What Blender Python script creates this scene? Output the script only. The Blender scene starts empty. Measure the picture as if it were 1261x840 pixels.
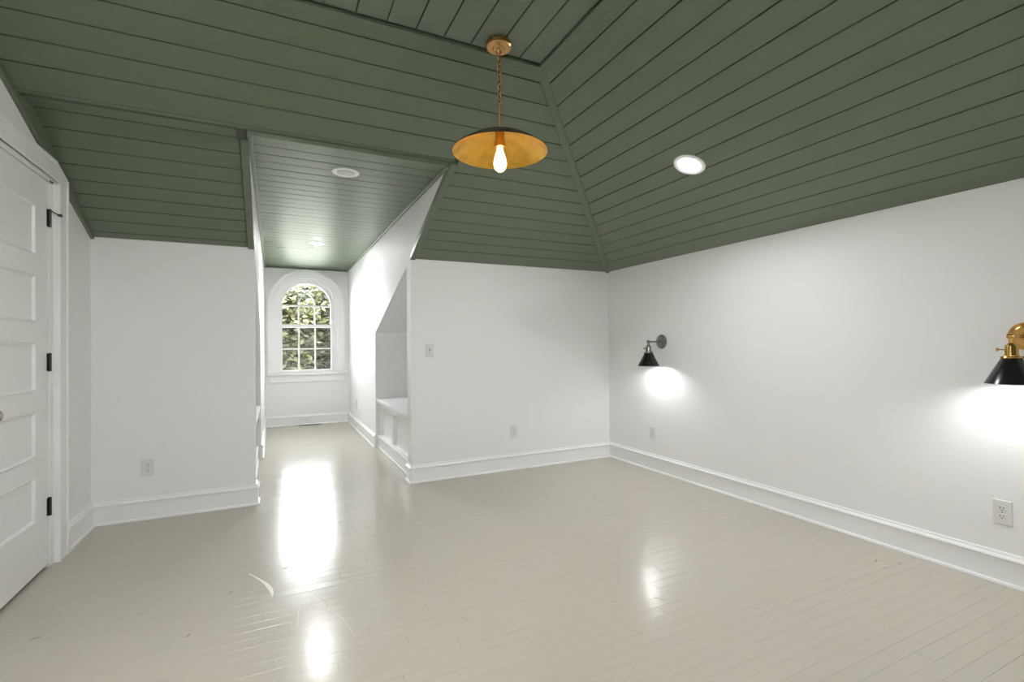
import bpy, bmesh, math, random
from mathutils import Vector, Matrix
random.seed(7)
SC = bpy.context.scene
COL = SC.collection

# ------------------------------------------------------------------ camera
cam_d = bpy.data.cameras.new('camera'); cam = bpy.data.objects.new('camera', cam_d); COL.objects.link(cam)
FPX, YAW, PITCH, ROLL = 602.2967, 26.0043, 0.6152, -0.6238
PCX, PCY = 631.193, 418.308
th, pb, ra = map(math.radians, (YAW, PITCH, ROLL))
fw = Vector((math.sin(th)*math.cos(pb), math.cos(th)*math.cos(pb), math.sin(pb)))
rt = Vector((math.cos(th), -math.sin(th), 0)); up = rt.cross(fw)
r2 = rt*math.cos(ra) + up*math.sin(ra)
u2 = up*math.cos(ra) - rt*math.sin(ra)
m = Matrix((r2, u2, -fw)).transposed().to_4x4(); m.translation = (0, 0, 1.2)
cam.matrix_world = m
cam_d.sensor_width = 36; cam_d.lens = FPX/1261*36
cam_d.shift_x = (630.5-PCX)/1261; cam_d.shift_y = (PCY-420)/1261
cam_d.clip_start = 0.02; cam_d.clip_end = 500
SC.camera = cam

# ------------------------------------------------------------------ world, sun, exposure
w = bpy.data.worlds.new('sky'); SC.world = w; w.use_nodes = True
bg = w.node_tree.nodes['Background']; bg.inputs['Color'].default_value = (0.93, 0.965, 1.0, 1); bg.inputs['Strength'].default_value = 17.0
sd = bpy.data.lights.new('sun', 'SUN'); sd.energy = 5.0; sd.angle = 0.01; sd.color = (1.0, 0.93, 0.80)
sun = bpy.data.objects.new('sun', sd); COL.objects.link(sun)
sun.rotation_euler = Vector((-0.85, 0.35, -0.75)).to_track_quat('-Z', 'Y').to_euler(); sun.location = (6, -6, 12)
vs = SC.view_settings
vs.view_transform = 'Standard'; vs.look = 'None'; vs.gamma = 1.0; vs.use_curve_mapping = False; vs.exposure = 0.95
SC.cycles.use_denoising = True
SC.cycles.max_bounces = 12; SC.cycles.diffuse_bounces = 8; SC.cycles.transparent_max_bounces = 24
SC.cycles.sample_clamp_indirect = 6.0
CAN, SCONCE, BULB = 290.0, 120.0, 60.0          # lamp brightness
CAN_DORMER = 330.0
CAN_FILL = 640.0  # strength of the added ceiling lamp out of view

# ------------------------------------------------------------------ room numbers (metres)
L, R, B, W, F = -1.122, 3.2194, 4.255, 1.9679, 2.7584
c1, c2, D, Dc = -0.1314, 1.0799, 8.239, 2.4262
Yf, Xf, FR = 2.3629, 1.3374, -1.7
KB = (F-W)/(B-Yf); AB = math.atan(KB); KR = (F-W)/(R-Xf); AR = math.atan(KR)
YS, ZS, YL = 3.109, 2.446, 3.305               # soffit line: front y, height, rear y
KL = (ZS-W)/(B-YL); AL = math.atan(KL)
PITCHW = 0.1365                                # ceiling board spacing
RY0, RY1, RZ0, RZ1 = 4.386, 5.93, 1.914, 1.36  # eave niche opening in the dormer cheeks
CX = (c1+c2)/2

# ------------------------------------------------------------------ materials
MATS = {}
def nodes(name):
    mt = bpy.data.materials.new(name); mt.use_nodes = True; nt = mt.node_tree
    return mt, nt, nt.nodes['Principled BSDF']
def N(nt, t, **kw):
    n = nt.nodes.new(t)
    for k, v in kw.items(): setattr(n, k, v)
    return n
def paint(name, col, rough=0.5, var=0.03, scale=6.0, bump=0.04, bscale=180.0, metal=0.0, ior=1.5, coat=0.0, stretch=(1, 1, 1), rvar=0.0):
    mt, nt, bs = nodes(name); lk = nt.links.new
    tc = N(nt, 'ShaderNodeTexCoord'); mp = N(nt, 'ShaderNodeMapping'); mp.inputs['Scale'].default_value = stretch
    lk(tc.outputs['Object'], mp.inputs['Vector'])
    nz = N(nt, 'ShaderNodeTexNoise'); nz.inputs['Scale'].default_value = scale; nz.inputs['Detail'].default_value = 4
    lk(mp.outputs['Vector'], nz.inputs['Vector'])
    mx = N(nt, 'ShaderNodeMix', data_type='RGBA')
    mx.inputs['A'].default_value = tuple(c*(1-var) for c in col)+(1,); mx.inputs['B'].default_value = tuple(min(1, c*(1+var)) for c in col)+(1,)
    lk(nz.outputs['Fac'], mx.inputs['Factor']); lk(mx.outputs['Result'], bs.inputs['Base Color'])
    bs.inputs['Roughness'].default_value = rough; bs.inputs['Metallic'].default_value = metal; bs.inputs['IOR'].default_value = ior
    if coat: bs.inputs['Coat Weight'].default_value = coat; bs.inputs['Coat Roughness'].default_value = 0.08
    if rvar:
        mr = N(nt, 'ShaderNodeMapRange'); mr.inputs['To Min'].default_value = rough-rvar; mr.inputs['To Max'].default_value = rough+rvar
        lk(nz.outputs['Fac'], mr.inputs['Value']); lk(mr.outputs['Result'], bs.inputs['Roughness'])
    if bump:
        n2 = N(nt, 'ShaderNodeTexNoise'); n2.inputs['Scale'].default_value = bscale; n2.inputs['Detail'].default_value = 2
        lk(mp.outputs['Vector'], n2.inputs['Vector'])
        bp = N(nt, 'ShaderNodeBump'); bp.inputs['Strength'].default_value = bump; bp.inputs['Distance'].default_value = 0.002
        lk(n2.outputs['Fac'], bp.inputs['Height']); lk(bp.outputs['Normal'], bs.inputs['Normal'])
    MATS[name] = mt; return mt
WALL = paint('wall_paint', (0.845, 0.843, 0.838), 0.55, 0.012, 2.0, 0.05, 140)
TRIM = paint('trim_paint', (0.87, 0.87, 0.87), 0.32, 0.01, 3.0, 0.02, 60)
DOORP = paint('door_paint', (0.84, 0.838, 0.832), 0.35, 0.01, 3.0, 0.02, 60)
GREEN = paint('green_paint', (0.125, 0.162, 0.107), 0.37, 0.015, 1.5, 0.05, 60, ior=1.55)
GROOVE = paint('green_groove', (0.075, 0.095, 0.060), 0.6, 0.05, 5.0, 0.0)
def floor_mat():
    mt, nt, bs = nodes('floor_paint'); lk = nt.links.new
    tc = N(nt, 'ShaderNodeTexCoord'); geo = N(nt, 'ShaderNodeNewGeometry'); oi = N(nt, 'ShaderNodeObjectInfo')
    pos = geo.outputs['Position']
    mp = N(nt, 'ShaderNodeMapping'); mp.inputs['Scale'].default_value = (1.5, 14, 1); lk(pos, mp.inputs['Vector'])
    nz = N(nt, 'ShaderNodeTexNoise'); nz.inputs['Scale'].default_value = 3; nz.inputs['Detail'].default_value = 6; lk(mp.outputs['Vector'], nz.inputs['Vector'])
    mx = N(nt, 'ShaderNodeMix', data_type='RGBA')
    mx.inputs['A'].default_value = (0.48, 0.44, 0.378, 1); mx.inputs['B'].default_value = (0.525, 0.485, 0.42, 1)
    lk(nz.outputs['Fac'], mx.inputs['Factor'])
    # small worn dings
    m2 = N(nt, 'ShaderNodeMapping'); m2.inputs['Scale'].default_value = (3.0, 7.0, 1); m2.inputs['Rotation'].default_value = (0, 0, 0.5); lk(pos, m2.inputs['Vector'])
    vo = N(nt, 'ShaderNodeTexVoronoi'); vo.inputs['Scale'].default_value = 1.3; lk(m2.outputs['Vector'], vo.inputs['Vector'])
    rp = N(nt, 'ShaderNodeMapRange'); rp.inputs['From Min'].default_value = 0.016; rp.inputs['From Max'].default_value = 0.028
    rp.inputs['To Min'].default_value = 0.55; rp.inputs['To Max'].default_value = 0.0; lk(vo.outputs['Distance'], rp.inputs['Value'])
    m3 = N(nt, 'ShaderNodeMix', data_type='RGBA'); m3.inputs['B'].default_value = (0.27, 0.24, 0.20, 1)
    lk(rp.outputs['Result'], m3.inputs['Factor']); lk(mx.outputs['Result'], m3.inputs['A']); lk(m3.outputs['Result'], bs.inputs['Base Color'])
    bs.inputs['Roughness'].default_value = 0.17; bs.inputs['IOR'].default_value = 1.5
    mr = N(nt, 'ShaderNodeMapRange'); mr.inputs['To Min'].default_value = 0.13; mr.inputs['To Max'].default_value = 0.27
    n5 = N(nt, 'ShaderNodeTexNoise'); n5.inputs['Scale'].default_value = 5; n5.inputs['Detail'].default_value = 5; lk(pos, n5.inputs['Vector'])
    lk(n5.outputs['Fac'], mr.inputs['Value']); lk(mr.outputs['Result'], bs.inputs['Roughness'])
    m4 = N(nt, 'ShaderNodeMapping'); m4.inputs['Scale'].default_value = (2.5, 30, 1); lk(pos, m4.inputs['Vector'])
    n4 = N(nt, 'ShaderNodeTexNoise'); n4.inputs['Scale'].default_value = 4; n4.inputs['Detail'].default_value = 3; lk(m4.outputs['Vector'], n4.inputs['Vector'])
    bp = N(nt, 'ShaderNodeBump'); bp.inputs['Strength'].default_value = 0.10; bp.inputs['Distance'].default_value = 0.002
    lk(n4.outputs['Fac'], bp.inputs['Height']); lk(bp.outputs['Normal'], bs.inputs['Normal'])
    return mt
FLOORM = floor_mat()
JOINT = paint('floor_joint', (0.42, 0.385, 0.33), 0.7, 0.05, 8, 0)
SCUFFL = paint('scuff_pale', (0.80, 0.77, 0.71), 0.3, 0.05, 20, 0)
SCUFFM = paint('scuff_mid', (0.66, 0.63, 0.57), 0.25, 0.05, 20, 0)
SCUFFD = paint('scuff_dark', (0.20, 0.17, 0.14), 0.5, 0.1, 20, 0)
BRASS = paint('aged_brass', (0.66, 0.40, 0.13), 0.22, 0.10, 40, 0.03, 90, metal=1.0)
COPPER = paint('antique_brass', (0.62, 0.36, 0.14), 0.28, 0.15, 30, 0.03, 90, metal=1.0)
NICKEL = paint('brushed_nickel', (0.26, 0.255, 0.245), 0.30, 0.10, 40, 0.03, 90, metal=1.0)
BLACK = paint('black_enamel', (0.012, 0.012, 0.013), 0.22, 0.1, 20, 0)
BRONZE = paint('dark_bronze', (0.028, 0.018, 0.014), 0.30, 0.2, 20, 0.02, 50)
LEAFG = paint('gold_leaf', (0.80, 0.42, 0.07), 0.34, 0.45, 16, 0.15, 30, metal=0.95)
HINGE = paint('black_iron', (0.014, 0.014, 0.014), 0.4, 0.1, 30, 0.03, 80)
PLATE = paint('plate_plastic', (0.74, 0.73, 0.72), 0.30, 0.01, 10, 0)
SLOT = paint('slot_dark', (0.07, 0.065, 0.06), 0.6, 0.1, 20, 0)
WOODEDGE = paint('bare_wood', (0.50, 0.33, 0.19), 0.6, 0.15, 20, 0)
CRYSTAL = paint('knob_pewter', (0.60, 0.50, 0.42), 0.2, 0.1, 20, 0, metal=0.9)
VENTM = paint('register_metal', (0.20, 0.20, 0.20), 0.4, 0.1, 20, 0, metal=0.6)
BARK = paint('bark', (0.02, 0.016, 0.022), 0.9, 0.3, 8, 0.5, 20)
BOUNCE_GROUND = paint('bounce_ground', (0.40, 0.40, 0.35), 0.9, 0.2, 1.5, 0.2, 30)  # ground made pale to bounce daylight up onto the dormer ceiling
def leaf_mat(name, ca, cb):
    mt, nt, bs = nodes(name); lk = nt.links.new
    g = N(nt, 'ShaderNodeNewGeometry'); cr = N(nt, 'ShaderNodeMix', data_type='RGBA')
    cr.inputs['A'].default_value = ca+(1,); cr.inputs['B'].default_value = cb+(1,)
    lk(g.outputs['Random Per Island'], cr.inputs['Factor']); lk(cr.outputs['Result'], bs.inputs['Base Color'])
    bs.inputs['Roughness'].default_value = 0.45
    tr = N(nt, 'ShaderNodeBsdfTranslucent'); lk(cr.outputs['Result'], tr.inputs['Color'])
    mx = N(nt, 'ShaderNodeMixShader'); mx.inputs[0].default_value = 0.3
    lk(bs.outputs[0], mx.inputs[1]); lk(tr.outputs[0], mx.inputs[2]); lk(mx.outputs[0], nt.nodes['Material Output'].inputs[0])
    return mt
LEAVES = [leaf_mat('leaf_olive', (0.006, 0.010, 0.005), (0.085, 0.082, 0.026)),
          leaf_mat('leaf_dark', (0.004, 0.006, 0.005), (0.028, 0.027, 0.017)),
          leaf_mat('leaf_yellow', (0.02, 0.024, 0.01), (0.10, 0.084, 0.033))]
def emit(name, col, s):
    mt = bpy.data.materials.new(name); mt.use_nodes = True; nt = mt.node_tree; nt.nodes.clear()
    e = N(nt, 'ShaderNodeEmission'); e.inputs[0].default_value = col+(1,); e.inputs[1].default_value = s
    o = N(nt, 'ShaderNodeOutputMaterial'); nt.links.new(e.outputs[0], o.inputs[0]); return mt
LENS = emit('led_lens', (0.97, 0.985, 1.0), CAN)
LENSD = emit('led_lens_dormer', (0.98, 0.99, 1.0), CAN_DORMER)
LENS_FILL = emit('led_lens_fill', (0.98, 0.99, 1.0), CAN_FILL)
LENSOFF = paint('lens_off', (0.62, 0.62, 0.61), 0.4, 0.02, 10, 0)
BULBM = emit('sconce_bulb_glow', (0.97, 0.985, 1.0), SCONCE)
FILA = emit('filament_glow', (1.0, 0.74, 0.38), BULB)
def thin_glass(name, tint, gloss):
    mt = bpy.data.materials.new(name); mt.use_nodes = True; nt = mt.node_tree; nt.nodes.clear()
    t = N(nt, 'ShaderNodeBsdfTransparent'); t.inputs[0].default_value = tint+(1,)
    g = N(nt, 'ShaderNodeBsdfGlossy'); g.inputs['Roughness'].default_value = 0.02
    fr = N(nt, 'ShaderNodeFresnel'); fr.inputs['IOR'].default_value = gloss
    x = N(nt, 'ShaderNodeMixShader'); o = N(nt, 'ShaderNodeOutputMaterial')
    nt.links.new(fr.outputs[0], x.inputs[0]); nt.links.new(t.outputs[0], x.inputs[1]); nt.links.new(g.outputs[0], x.inputs[2]); nt.links.new(x.outputs[0], o.inputs[0]); return mt
GLASS = thin_glass('window_glass', (0.97, 0.98, 0.97), 1.3)
BULBG = thin_glass('bulb_glass', (1.0, 0.94, 0.82), 1.25)
_nt = BULBG.node_tree; _e = N(_nt, 'ShaderNodeEmission'); _e.inputs[0].default_value = (1.0, 0.72, 0.32, 1); _e.inputs[1].default_value = 1.3   # the whole bulb glows
_a = N(_nt, 'ShaderNodeAddShader'); _o = next(n for n in _nt.nodes if n.type == 'OUTPUT_MATERIAL'); _src = _o.inputs[0].links[0].from_socket
_nt.links.new(_src, _a.inputs[0]); _nt.links.new(_e.outputs[0], _a.inputs[1]); _nt.links.new(_a.outputs[0], _o.inputs[0])
def screen_mat():
    mt = bpy.data.materials.new('insect_mesh'); mt.use_nodes = True; nt = mt.node_tree; nt.nodes.clear()
    t = N(nt, 'ShaderNodeBsdfTransparent'); d = N(nt, 'ShaderNodeBsdfDiffuse'); d.inputs[0].default_value = (0.05, 0.05, 0.055, 1)
    x = N(nt, 'ShaderNodeMixShader'); x.inputs[0].default_value = 0.33; o = N(nt, 'ShaderNodeOutputMaterial')
    nt.links.new(t.outputs[0], x.inputs[1]); nt.links.new(d.outputs[0], x.inputs[2]); nt.links.new(x.outputs[0], o.inputs[0]); return mt
SCREEN = screen_mat()

# ------------------------------------------------------------------ helpers
def link(name, bm, mat, parent=None, smooth=False):
    bmesh.ops.recalc_face_normals(bm, faces=bm.faces)
    me = bpy.data.meshes.new(name); bm.to_mesh(me); bm.free(); me.materials.append(mat)
    if smooth:
        for p in me.polygons: p.use_smooth = True
    o = bpy.data.objects.new(name, me); COL.objects.link(o)
    if parent: o.parent = parent
    return o
def struct(o): o['kind'] = 'structure'; return o
def tag(o, label, cat, group=None):
    o['label'] = label; o['category'] = cat
    if group: o['group'] = group
    return o
def thing(name, loc, label, cat, group=None):
    o = bpy.data.objects.new(name, None); o.empty_display_size = 0.05; COL.objects.link(o); o.location = loc
    return tag(o, label, cat, group)
def stretch_root(name, loc=(0, 0, 0)):
    o = bpy.data.objects.new(name, None); COL.objects.link(o); o.location = loc; return o
def inset(poly, d):
    n = len(poly); a = sum(poly[i][0]*poly[(i+1) % n][1]-poly[(i+1) % n][0]*poly[i][1] for i in range(n))
    s = 1 if a > 0 else -1; out = []
    for i in range(n):
        p0, p1, p2 = Vector(poly[i-1]), Vector(poly[i]), Vector(poly[(i+1) % n])
        e1 = (p1-p0).normalized(); e2 = (p2-p1).normalized()
        n1 = Vector((-e1.y, e1.x))*s; n2 = Vector((-e2.y, e2.x))*s
        bis = n1+n2
        if bis.length < 1e-6: bis = n1
        bis.normalize(); out.append(tuple(p1+bis*(d/max(0.2, bis.dot(n1)))))
    return out
def add_prism(bm, poly, O, U, V, Nn, n0, n1, chamf=0.0):
    O, U, V, Nn = map(Vector, (O, U, V, Nn))
    rings = [(poly, n0)]
    if chamf: rings += [(poly, n1-chamf), (inset(poly, chamf), n1)]
    else: rings += [(poly, n1)]
    vr = [[bm.verts.new(O+U*p[0]+V*p[1]+Nn*n) for p in pl] for pl, n in rings]
    k = len(poly)
    for a, b in zip(vr, vr[1:]):
        for i in range(k): bm.faces.new((a[i], a[(i+1) % k], b[(i+1) % k], b[i]))
    bm.faces.new(vr[0]); bm.faces.new(vr[-1])
def prism(name, poly, O, U, V, Nn, n0, n1, mat, parent=None, chamf=0.0):
    bm = bmesh.new(); add_prism(bm, poly, O, U, V, Nn, n0, n1, chamf); return link(name, bm, mat, parent)
def add_box(bm, a, b, bev=0.0):
    a, b = [min(p, q) for p, q in zip(a, b)], [max(p, q) for p, q in zip(a, b)]
    t = bmesh.new(); bmesh.ops.create_cube(t, size=1)
    for v in t.verts: v.co = Vector([a[i]+(v.co[i]+0.5)*(b[i]-a[i]) for i in range(3)])
    if bev: bmesh.ops.bevel(t, geom=t.edges[:], offset=bev, segments=2, affect='EDGES', profile=0.5)
    me = bpy.data.meshes.new('tmp'); t.to_mesh(me); t.free(); bm.from_mesh(me); bpy.data.meshes.remove(me)
def box(name, a, b, mat, parent=None, bev=0.0):
    bm = bmesh.new(); add_box(bm, a, b, bev); return link(name, bm, mat, parent)
def add_lathe(bm, prof, seg=32, mat=Matrix.Identity(4)):
    rings = []
    for r, z in prof:
        if r < 1e-6: rings.append([bm.verts.new(mat @ Vector((0, 0, z)))])
        else: rings.append([bm.verts.new(mat @ Vector((r*math.cos(2*math.pi*i/seg), r*math.sin(2*math.pi*i/seg), z))) for i in range(seg)])
    for a, b in zip(rings, rings[1:]):
        for i in range(seg):
            j = (i+1) % seg
            if len(a) == 1 and len(b) == 1: continue
            if len(a) == 1: bm.faces.new((a[0], b[i], b[j]))
            elif len(b) == 1: bm.faces.new((a[i], a[j], b[0]))
            else: bm.faces.new((a[i], a[j], b[j], b[i]))
def lathe(name, prof, mat, parent=None, seg=32, mx=Matrix.Identity(4), smooth=True):
    bm = bmesh.new(); add_lathe(bm, prof, seg, mx); o = link(name, bm, mat, parent)
    if smooth:
        for p in o.data.polygons: p.use_smooth = True
        try: o.data.set_sharp_from_angle(angle=math.radians(40))
        except Exception: pass
    return o
def add_tube(bm, pts, r, seg=10, closed=False):
    pts = [Vector(p) for p in pts]; n = len(pts); rings = []; prevn = None
    for i, p in enumerate(pts):
        if closed: t = (pts[(i+1) % n]-pts[i-1]).normalized()
        else: t = (pts[min(i+1, n-1)]-pts[max(i-1, 0)]).normalized()
        if prevn is None:
            a = Vector((0, 0, 1)) if abs(t.z) < 0.9 else Vector((1, 0, 0)); nn = (a-t*a.dot(t)).normalized()
        else: nn = (prevn-t*prevn.dot(t)).normalized()
        prevn = nn; bb = t.cross(nn)
        rr = r[i] if isinstance(r, (list, tuple)) else r
        rings.append([bm.verts.new(p+(nn*math.cos(2*math.pi*k/seg)+bb*math.sin(2*math.pi*k/seg))*rr) for k in range(seg)])
    pairs = list(zip(rings, rings[1:])) + ([(rings[-1], rings[0])] if closed else [])
    for a, b in pairs:
        for k in range(seg): bm.faces.new((a[k], a[(k+1) % seg], b[(k+1) % seg], b[k]))
    if not closed: bm.faces.new(rings[0]); bm.faces.new(rings[-1])
def tube(name, pts, r, mat, parent=None, seg=10, closed=False):
    bm = bmesh.new(); add_tube(bm, pts, r, seg, closed); return link(name, bm, mat, parent, True)
def sweep(name, prof, path, mat, parent=None):
    """profile (offset to the right of the path, height) swept along a floor path with mitred corners"""
    bm = bmesh.new(); pts = [Vector(p) for p in path]; rings = []
    for i, p in enumerate(pts):
        d0 = (pts[i]-pts[i-1]).normalized() if i else None
        d1 = (pts[i+1]-pts[i]).normalized() if i+1 < len(pts) else None
        rn = lambda d: Vector((d.y, -d.x))
        if d0 is None: off = rn(d1)
        elif d1 is None: off = rn(d0)
        else:
            b = rn(d0)+rn(d1); b.normalize(); off = b/max(0.2, b.dot(rn(d0)))
        rings.append([bm.verts.new((p.x+off.x*o, p.y+off.y*o, z)) for o, z in prof])
    k = len(prof)
    for a, b in zip(rings, rings[1:]):
        for i in range(k): bm.faces.new((a[i], a[(i+1) % k], b[(i+1) % k], b[i]))
    bm.faces.new(rings[0]); bm.faces.new(rings[-1])
    return link(name, bm, mat, parent)

# ------------------------------------------------------------------ walls
X3, Y3, Z3 = (1, 0, 0), (0, 1, 0), (0, 0, 1)
def wall_yz(name, poly, x0, x1, mat=WALL): return struct(prism(name, poly, (0, 0, 0), Y3, Z3, X3, x0, x1, mat))
def wall_xz(name, poly, y0, y1, mat=WALL): return struct(prism(name, poly, (0, 0, 0), X3, Z3, Y3, y0, y1, mat))
DY0, DY1, DTOP = 2.760, 3.628, 2.150           # door opening
wall_yz('wall_left', [(FR, -0.02), (DY0, -0.02), (DY0, DTOP), (DY1, DTOP), (DY1, -0.02), (B+0.1, -0.02), (B+0.1, W+0.02), (YL, ZS+0.05), (YS, ZS+0.09), (Yf, F+0.05), (FR, F+0.05)], L, L-0.1)
wall_yz('wall_door_blocker', [(DY0-0.2, -0.07), (DY1+0.2, -0.07), (DY1+0.2, DTOP+0.2), (DY0-0.2, DTOP+0.2)], L-0.1, L-0.16)  # unseen slab added to block daylight leaking under the door
wall_yz('wall_right', [(FR, -0.02), (B+0.1, -0.02), (B+0.1, W+0.02), (FR, W+0.02)], R, R+0.1)
wall_xz('wall_back_left', [(L-0.1, -0.02), (c1, -0.02), (c1, W+0.005), (L-0.1, W+0.005)], B, B+0.1)
wall_xz('wall_back_right', [(c2, -0.02), (R+0.1, -0.02), (R+0.1, W+0.005), (c2, W+0.005)], B, B+0.1)
WA, WB_, WC, WD_ = -0.35, 0.10, 0.80, 1.75   # added opening in the front wall, behind the camera, for fill daylight
wall_xz('wall_front', [(L-0.1, -0.02), (WA, -0.02), (WA, WD_), (WB_, WD_), (WB_, -0.02), (R+0.1, -0.02), (R+0.1, W+0.02), (Xf, F+0.05), (L-0.1, F+0.05)], FR-0.1, FR)
wall_xz('wall_front_sill', [(WA, -0.02), (WB_, -0.02), (WB_, WC), (WA, WC)], FR-0.1, FR)
YD = B-(Dc-W)/KB
cheek = [(B+0.1, -0.02), (RY0, -0.02), (RY0, RZ0), (RY1, RZ1), (RY1, -0.02), (D+0.1, -0.02), (D+0.1, Dc+0.05), (YD+0.0, Dc+0.05), (YD, Dc+0.03), (B+0.1, W-0.1*KB+0.025)]
wall_yz('wall_dormer_right', cheek, c2, c2+0.06)
cheekl = cheek[:-3] + [(YL-0.02, Dc+0.05), (B+0.1, W-0.1*KL+0.025)]
wall_yz('wall_dormer_left', cheekl, c1, c1-0.06)
def niche(side, x0, x1):
    s = 1 if x1 > x0 else -1
    bm = bmesh.new()
    add_box(bm, (x0+s*0.0595, RY1, 0), (x1, RY1+0.05, 1.5))
    add_box(bm, (x0+s*0.0595, RY0-0.03, 0), (x1, RY0, 2.0))
    add_box(bm, (x1, RY0-0.03, 0), (x1+s*0.05, RY1+0.05, 2.05))
    k = (RZ0-RZ1)/(RY1-RY0)
    add_prism(bm, [(RY0-0.03, RZ0+0.03*k), (RY1+0.05, RZ1-0.05*k), (RY1+0.05, RZ1+0.05-0.05*k), (RY0-0.03, RZ0+0.05+0.03*k)], (0, 0, 0), Y3, Z3, X3, x0+s*0.0595, x1+s*0.05)
    struct(link('wall_niche_'+side, bm, WALL))
niche('right', c2, c2+0.85); niche('left', c1, c1-0.85)

# ------------------------------------------------------------------ window (round-headed) and the dormer end wall
WX, SPR, RG = 0.467, 1.845, 0.352             # centre, spring line, glass radius
RF = 0.452                                    # casing inner radius
ZB = 0.80
def arch(r, zb, n=40, z0=SPR): return [(WX-r, zb), (WX+r, zb)] + [(WX+r*math.cos(math.pi*i/n), z0+r*math.sin(math.pi*i/n)) for i in range(n+1)]
def band(name, outer, inner, y0, y1, mat, parent):
    """flat frame between two closed outlines with the same vertex count"""
    bm = bmesh.new(); k = len(outer)
    vs_ = [[bm.verts.new((p[0], y, p[1])) for p in pl] for pl, y in ((outer, y0), (outer, y1), (inner, y1), (inner, y0))]
    for a, b in zip(vs_, vs_[1:]+vs_[:1]):
        for i in range(k): bm.faces.new((a[i], a[(i+1) % k], b[(i+1) % k], b[i]))
    return link(name, bm, mat, parent)
bm = bmesh.new()
outer = [(c1-0.1, -0.02), (c2+0.1, -0.02)]
ar = arch(RF-0.006, ZB)
# wall round the opening: pieces left, right, below and an arch-topped head
add_prism(bm, [(c1-0.1, -0.02), (c2+0.1, -0.02), (c2+0.1, ZB), (c1-0.1, ZB)], (0, 0, 0), X3, Z3, Y3, D, D+0.16)
add_prism(bm, [(c1-0.1, ZB), (WX-RF+0.006, ZB), (WX-RF+0.006, SPR), (c1-0.1, SPR)], (0, 0, 0), X3, Z3, Y3, D, D+0.16)
add_prism(bm, [(c2+0.1, ZB), (WX+RF-0.006, ZB), (WX+RF-0.006, SPR), (c2+0.1, SPR)], (0, 0, 0), X3, Z3, Y3, D, D+0.16)
head = [(c1-0.1, SPR), (c1-0.1, Dc+0.05), (c2+0.1, Dc+0.05), (c2+0.1, SPR)] + [(WX+(RF-0.006)*math.cos(math.pi*i/40), SPR+(RF-0.006)*math.sin(math.pi*i/40)) for i in range(41)]
add_prism(bm, head, (0, 0, 0), X3, Z3, Y3, D, D+0.16)
struct(link('wall_dormer_end', bm, WALL))
win = struct(stretch_root('window_1', (WX, D, ZB)))
def wchild(o): o.parent = win; o.matrix_parent_inverse = Matrix.Translation((-WX, -D, -ZB)); return o
wchild(band('casing', arch(0.548, ZB), arch(RF, ZB), D-0.022, D+0.001, TRIM, None))
wchild(band('back_band', arch(0.560, ZB), arch(0.530, ZB), D-0.042, D+0.001, TRIM, None))
wchild(band('jamb', arch(RF, ZB-0.01), arch(RF-0.018, ZB+0.012), D-0.012, D+0.14, TRIM, None))
wchild(band('stop', arch(RF-0.012, ZB), arch(RF-0.045, ZB+0.02), D+0.03, D+0.05, TRIM, None))
ZM = 1.53                                     # meeting rail
up_out = arch(RF-0.012, ZM-0.025); up_in = arch(RG, ZM+0.022)
wchild(band('upper_sash', up_out, up_in, D+0.085, D+0.120, TRIM, None))
lo_out = [(WX-RF+0.012, ZB+0.005), (WX+RF-0.012, ZB+0.005), (WX+RF-0.012, ZM+0.025), (WX-RF+0.012, ZM+0.025)]
lo_in = [(WX-RG, ZB+0.045), (WX+RG, ZB+0.045), (WX+RG, ZM-0.022), (WX-RG, ZM-0.022)]
wchild(band('lower_sash', lo_out, lo_in, D+0.048, D+0.084, TRIM, None))
tw = 0.011
for s in (-1, 1):
    x = WX+s*RG/3
    wchild(box('muntin', (x-tw, D+0.090, ZM+0.02), (x+tw, D+0.114, SPR), TRIM))
    wchild(box('muntin', (x-tw, D+0.054, ZB+0.04), (x+tw, D+0.078, ZM-0.02), TRIM))
    rc = 0.262; cxm = WX+s*RG/3-s*rc           # gothic curve springing from the upright muntin
    pts = []
    for i in range(25):
        a = i*math.radians(4.0); px, pz = cxm+s*rc*math.cos(a), SPR+rc*math.sin(a)
        if math.hypot(px-WX, pz-SPR) > RG+0.006: break
        pts.append((px, pz))
    bmm = bmesh.new(); rr = []
    for i, (px, pz) in enumerate(pts):
        nrm = Vector((px-cxm, 0, pz-SPR)).normalized()
        rr.append([bmm.verts.new(Vector((px, y, pz))+nrm*q) for q, y in ((-tw, D+0.090), (tw, D+0.090), (tw, D+0.114), (-tw, D+0.114))])
    for a, b in zip(rr, rr[1:]):
        for i in range(4): bmm.faces.new((a[i], a[(i+1) % 4], b[(i+1) % 4], b[i]))
    bmm.faces.new(rr[0]); bmm.faces.new(rr[-1])
    wchild(link('curved_muntin', bmm, TRIM))
wchild(box('muntin', (WX-RG-0.01, D+0.091, SPR-tw), (WX+RG+0.01, D+0.113, SPR+tw), TRIM))
wchild(box('muntin', (WX-RG-0.01, D+0.055, 1.174-tw), (WX+RG+0.01, D+0.077, 1.174+tw), TRIM))
xs = [WX-RG-0.004, WX-RG/3, WX+RG/3, WX+RG+0.004]
for i in range(3):
    for z0, z1, y in ((ZB+0.04, 1.174, 0.066), (1.174, ZM-0.02, 0.066), (ZM+0.02, SPR, 0.102)):
        wchild(box('pane', (xs[i], D+y, z0), (xs[i+1], D+y+0.003, z1), GLASS))
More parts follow.
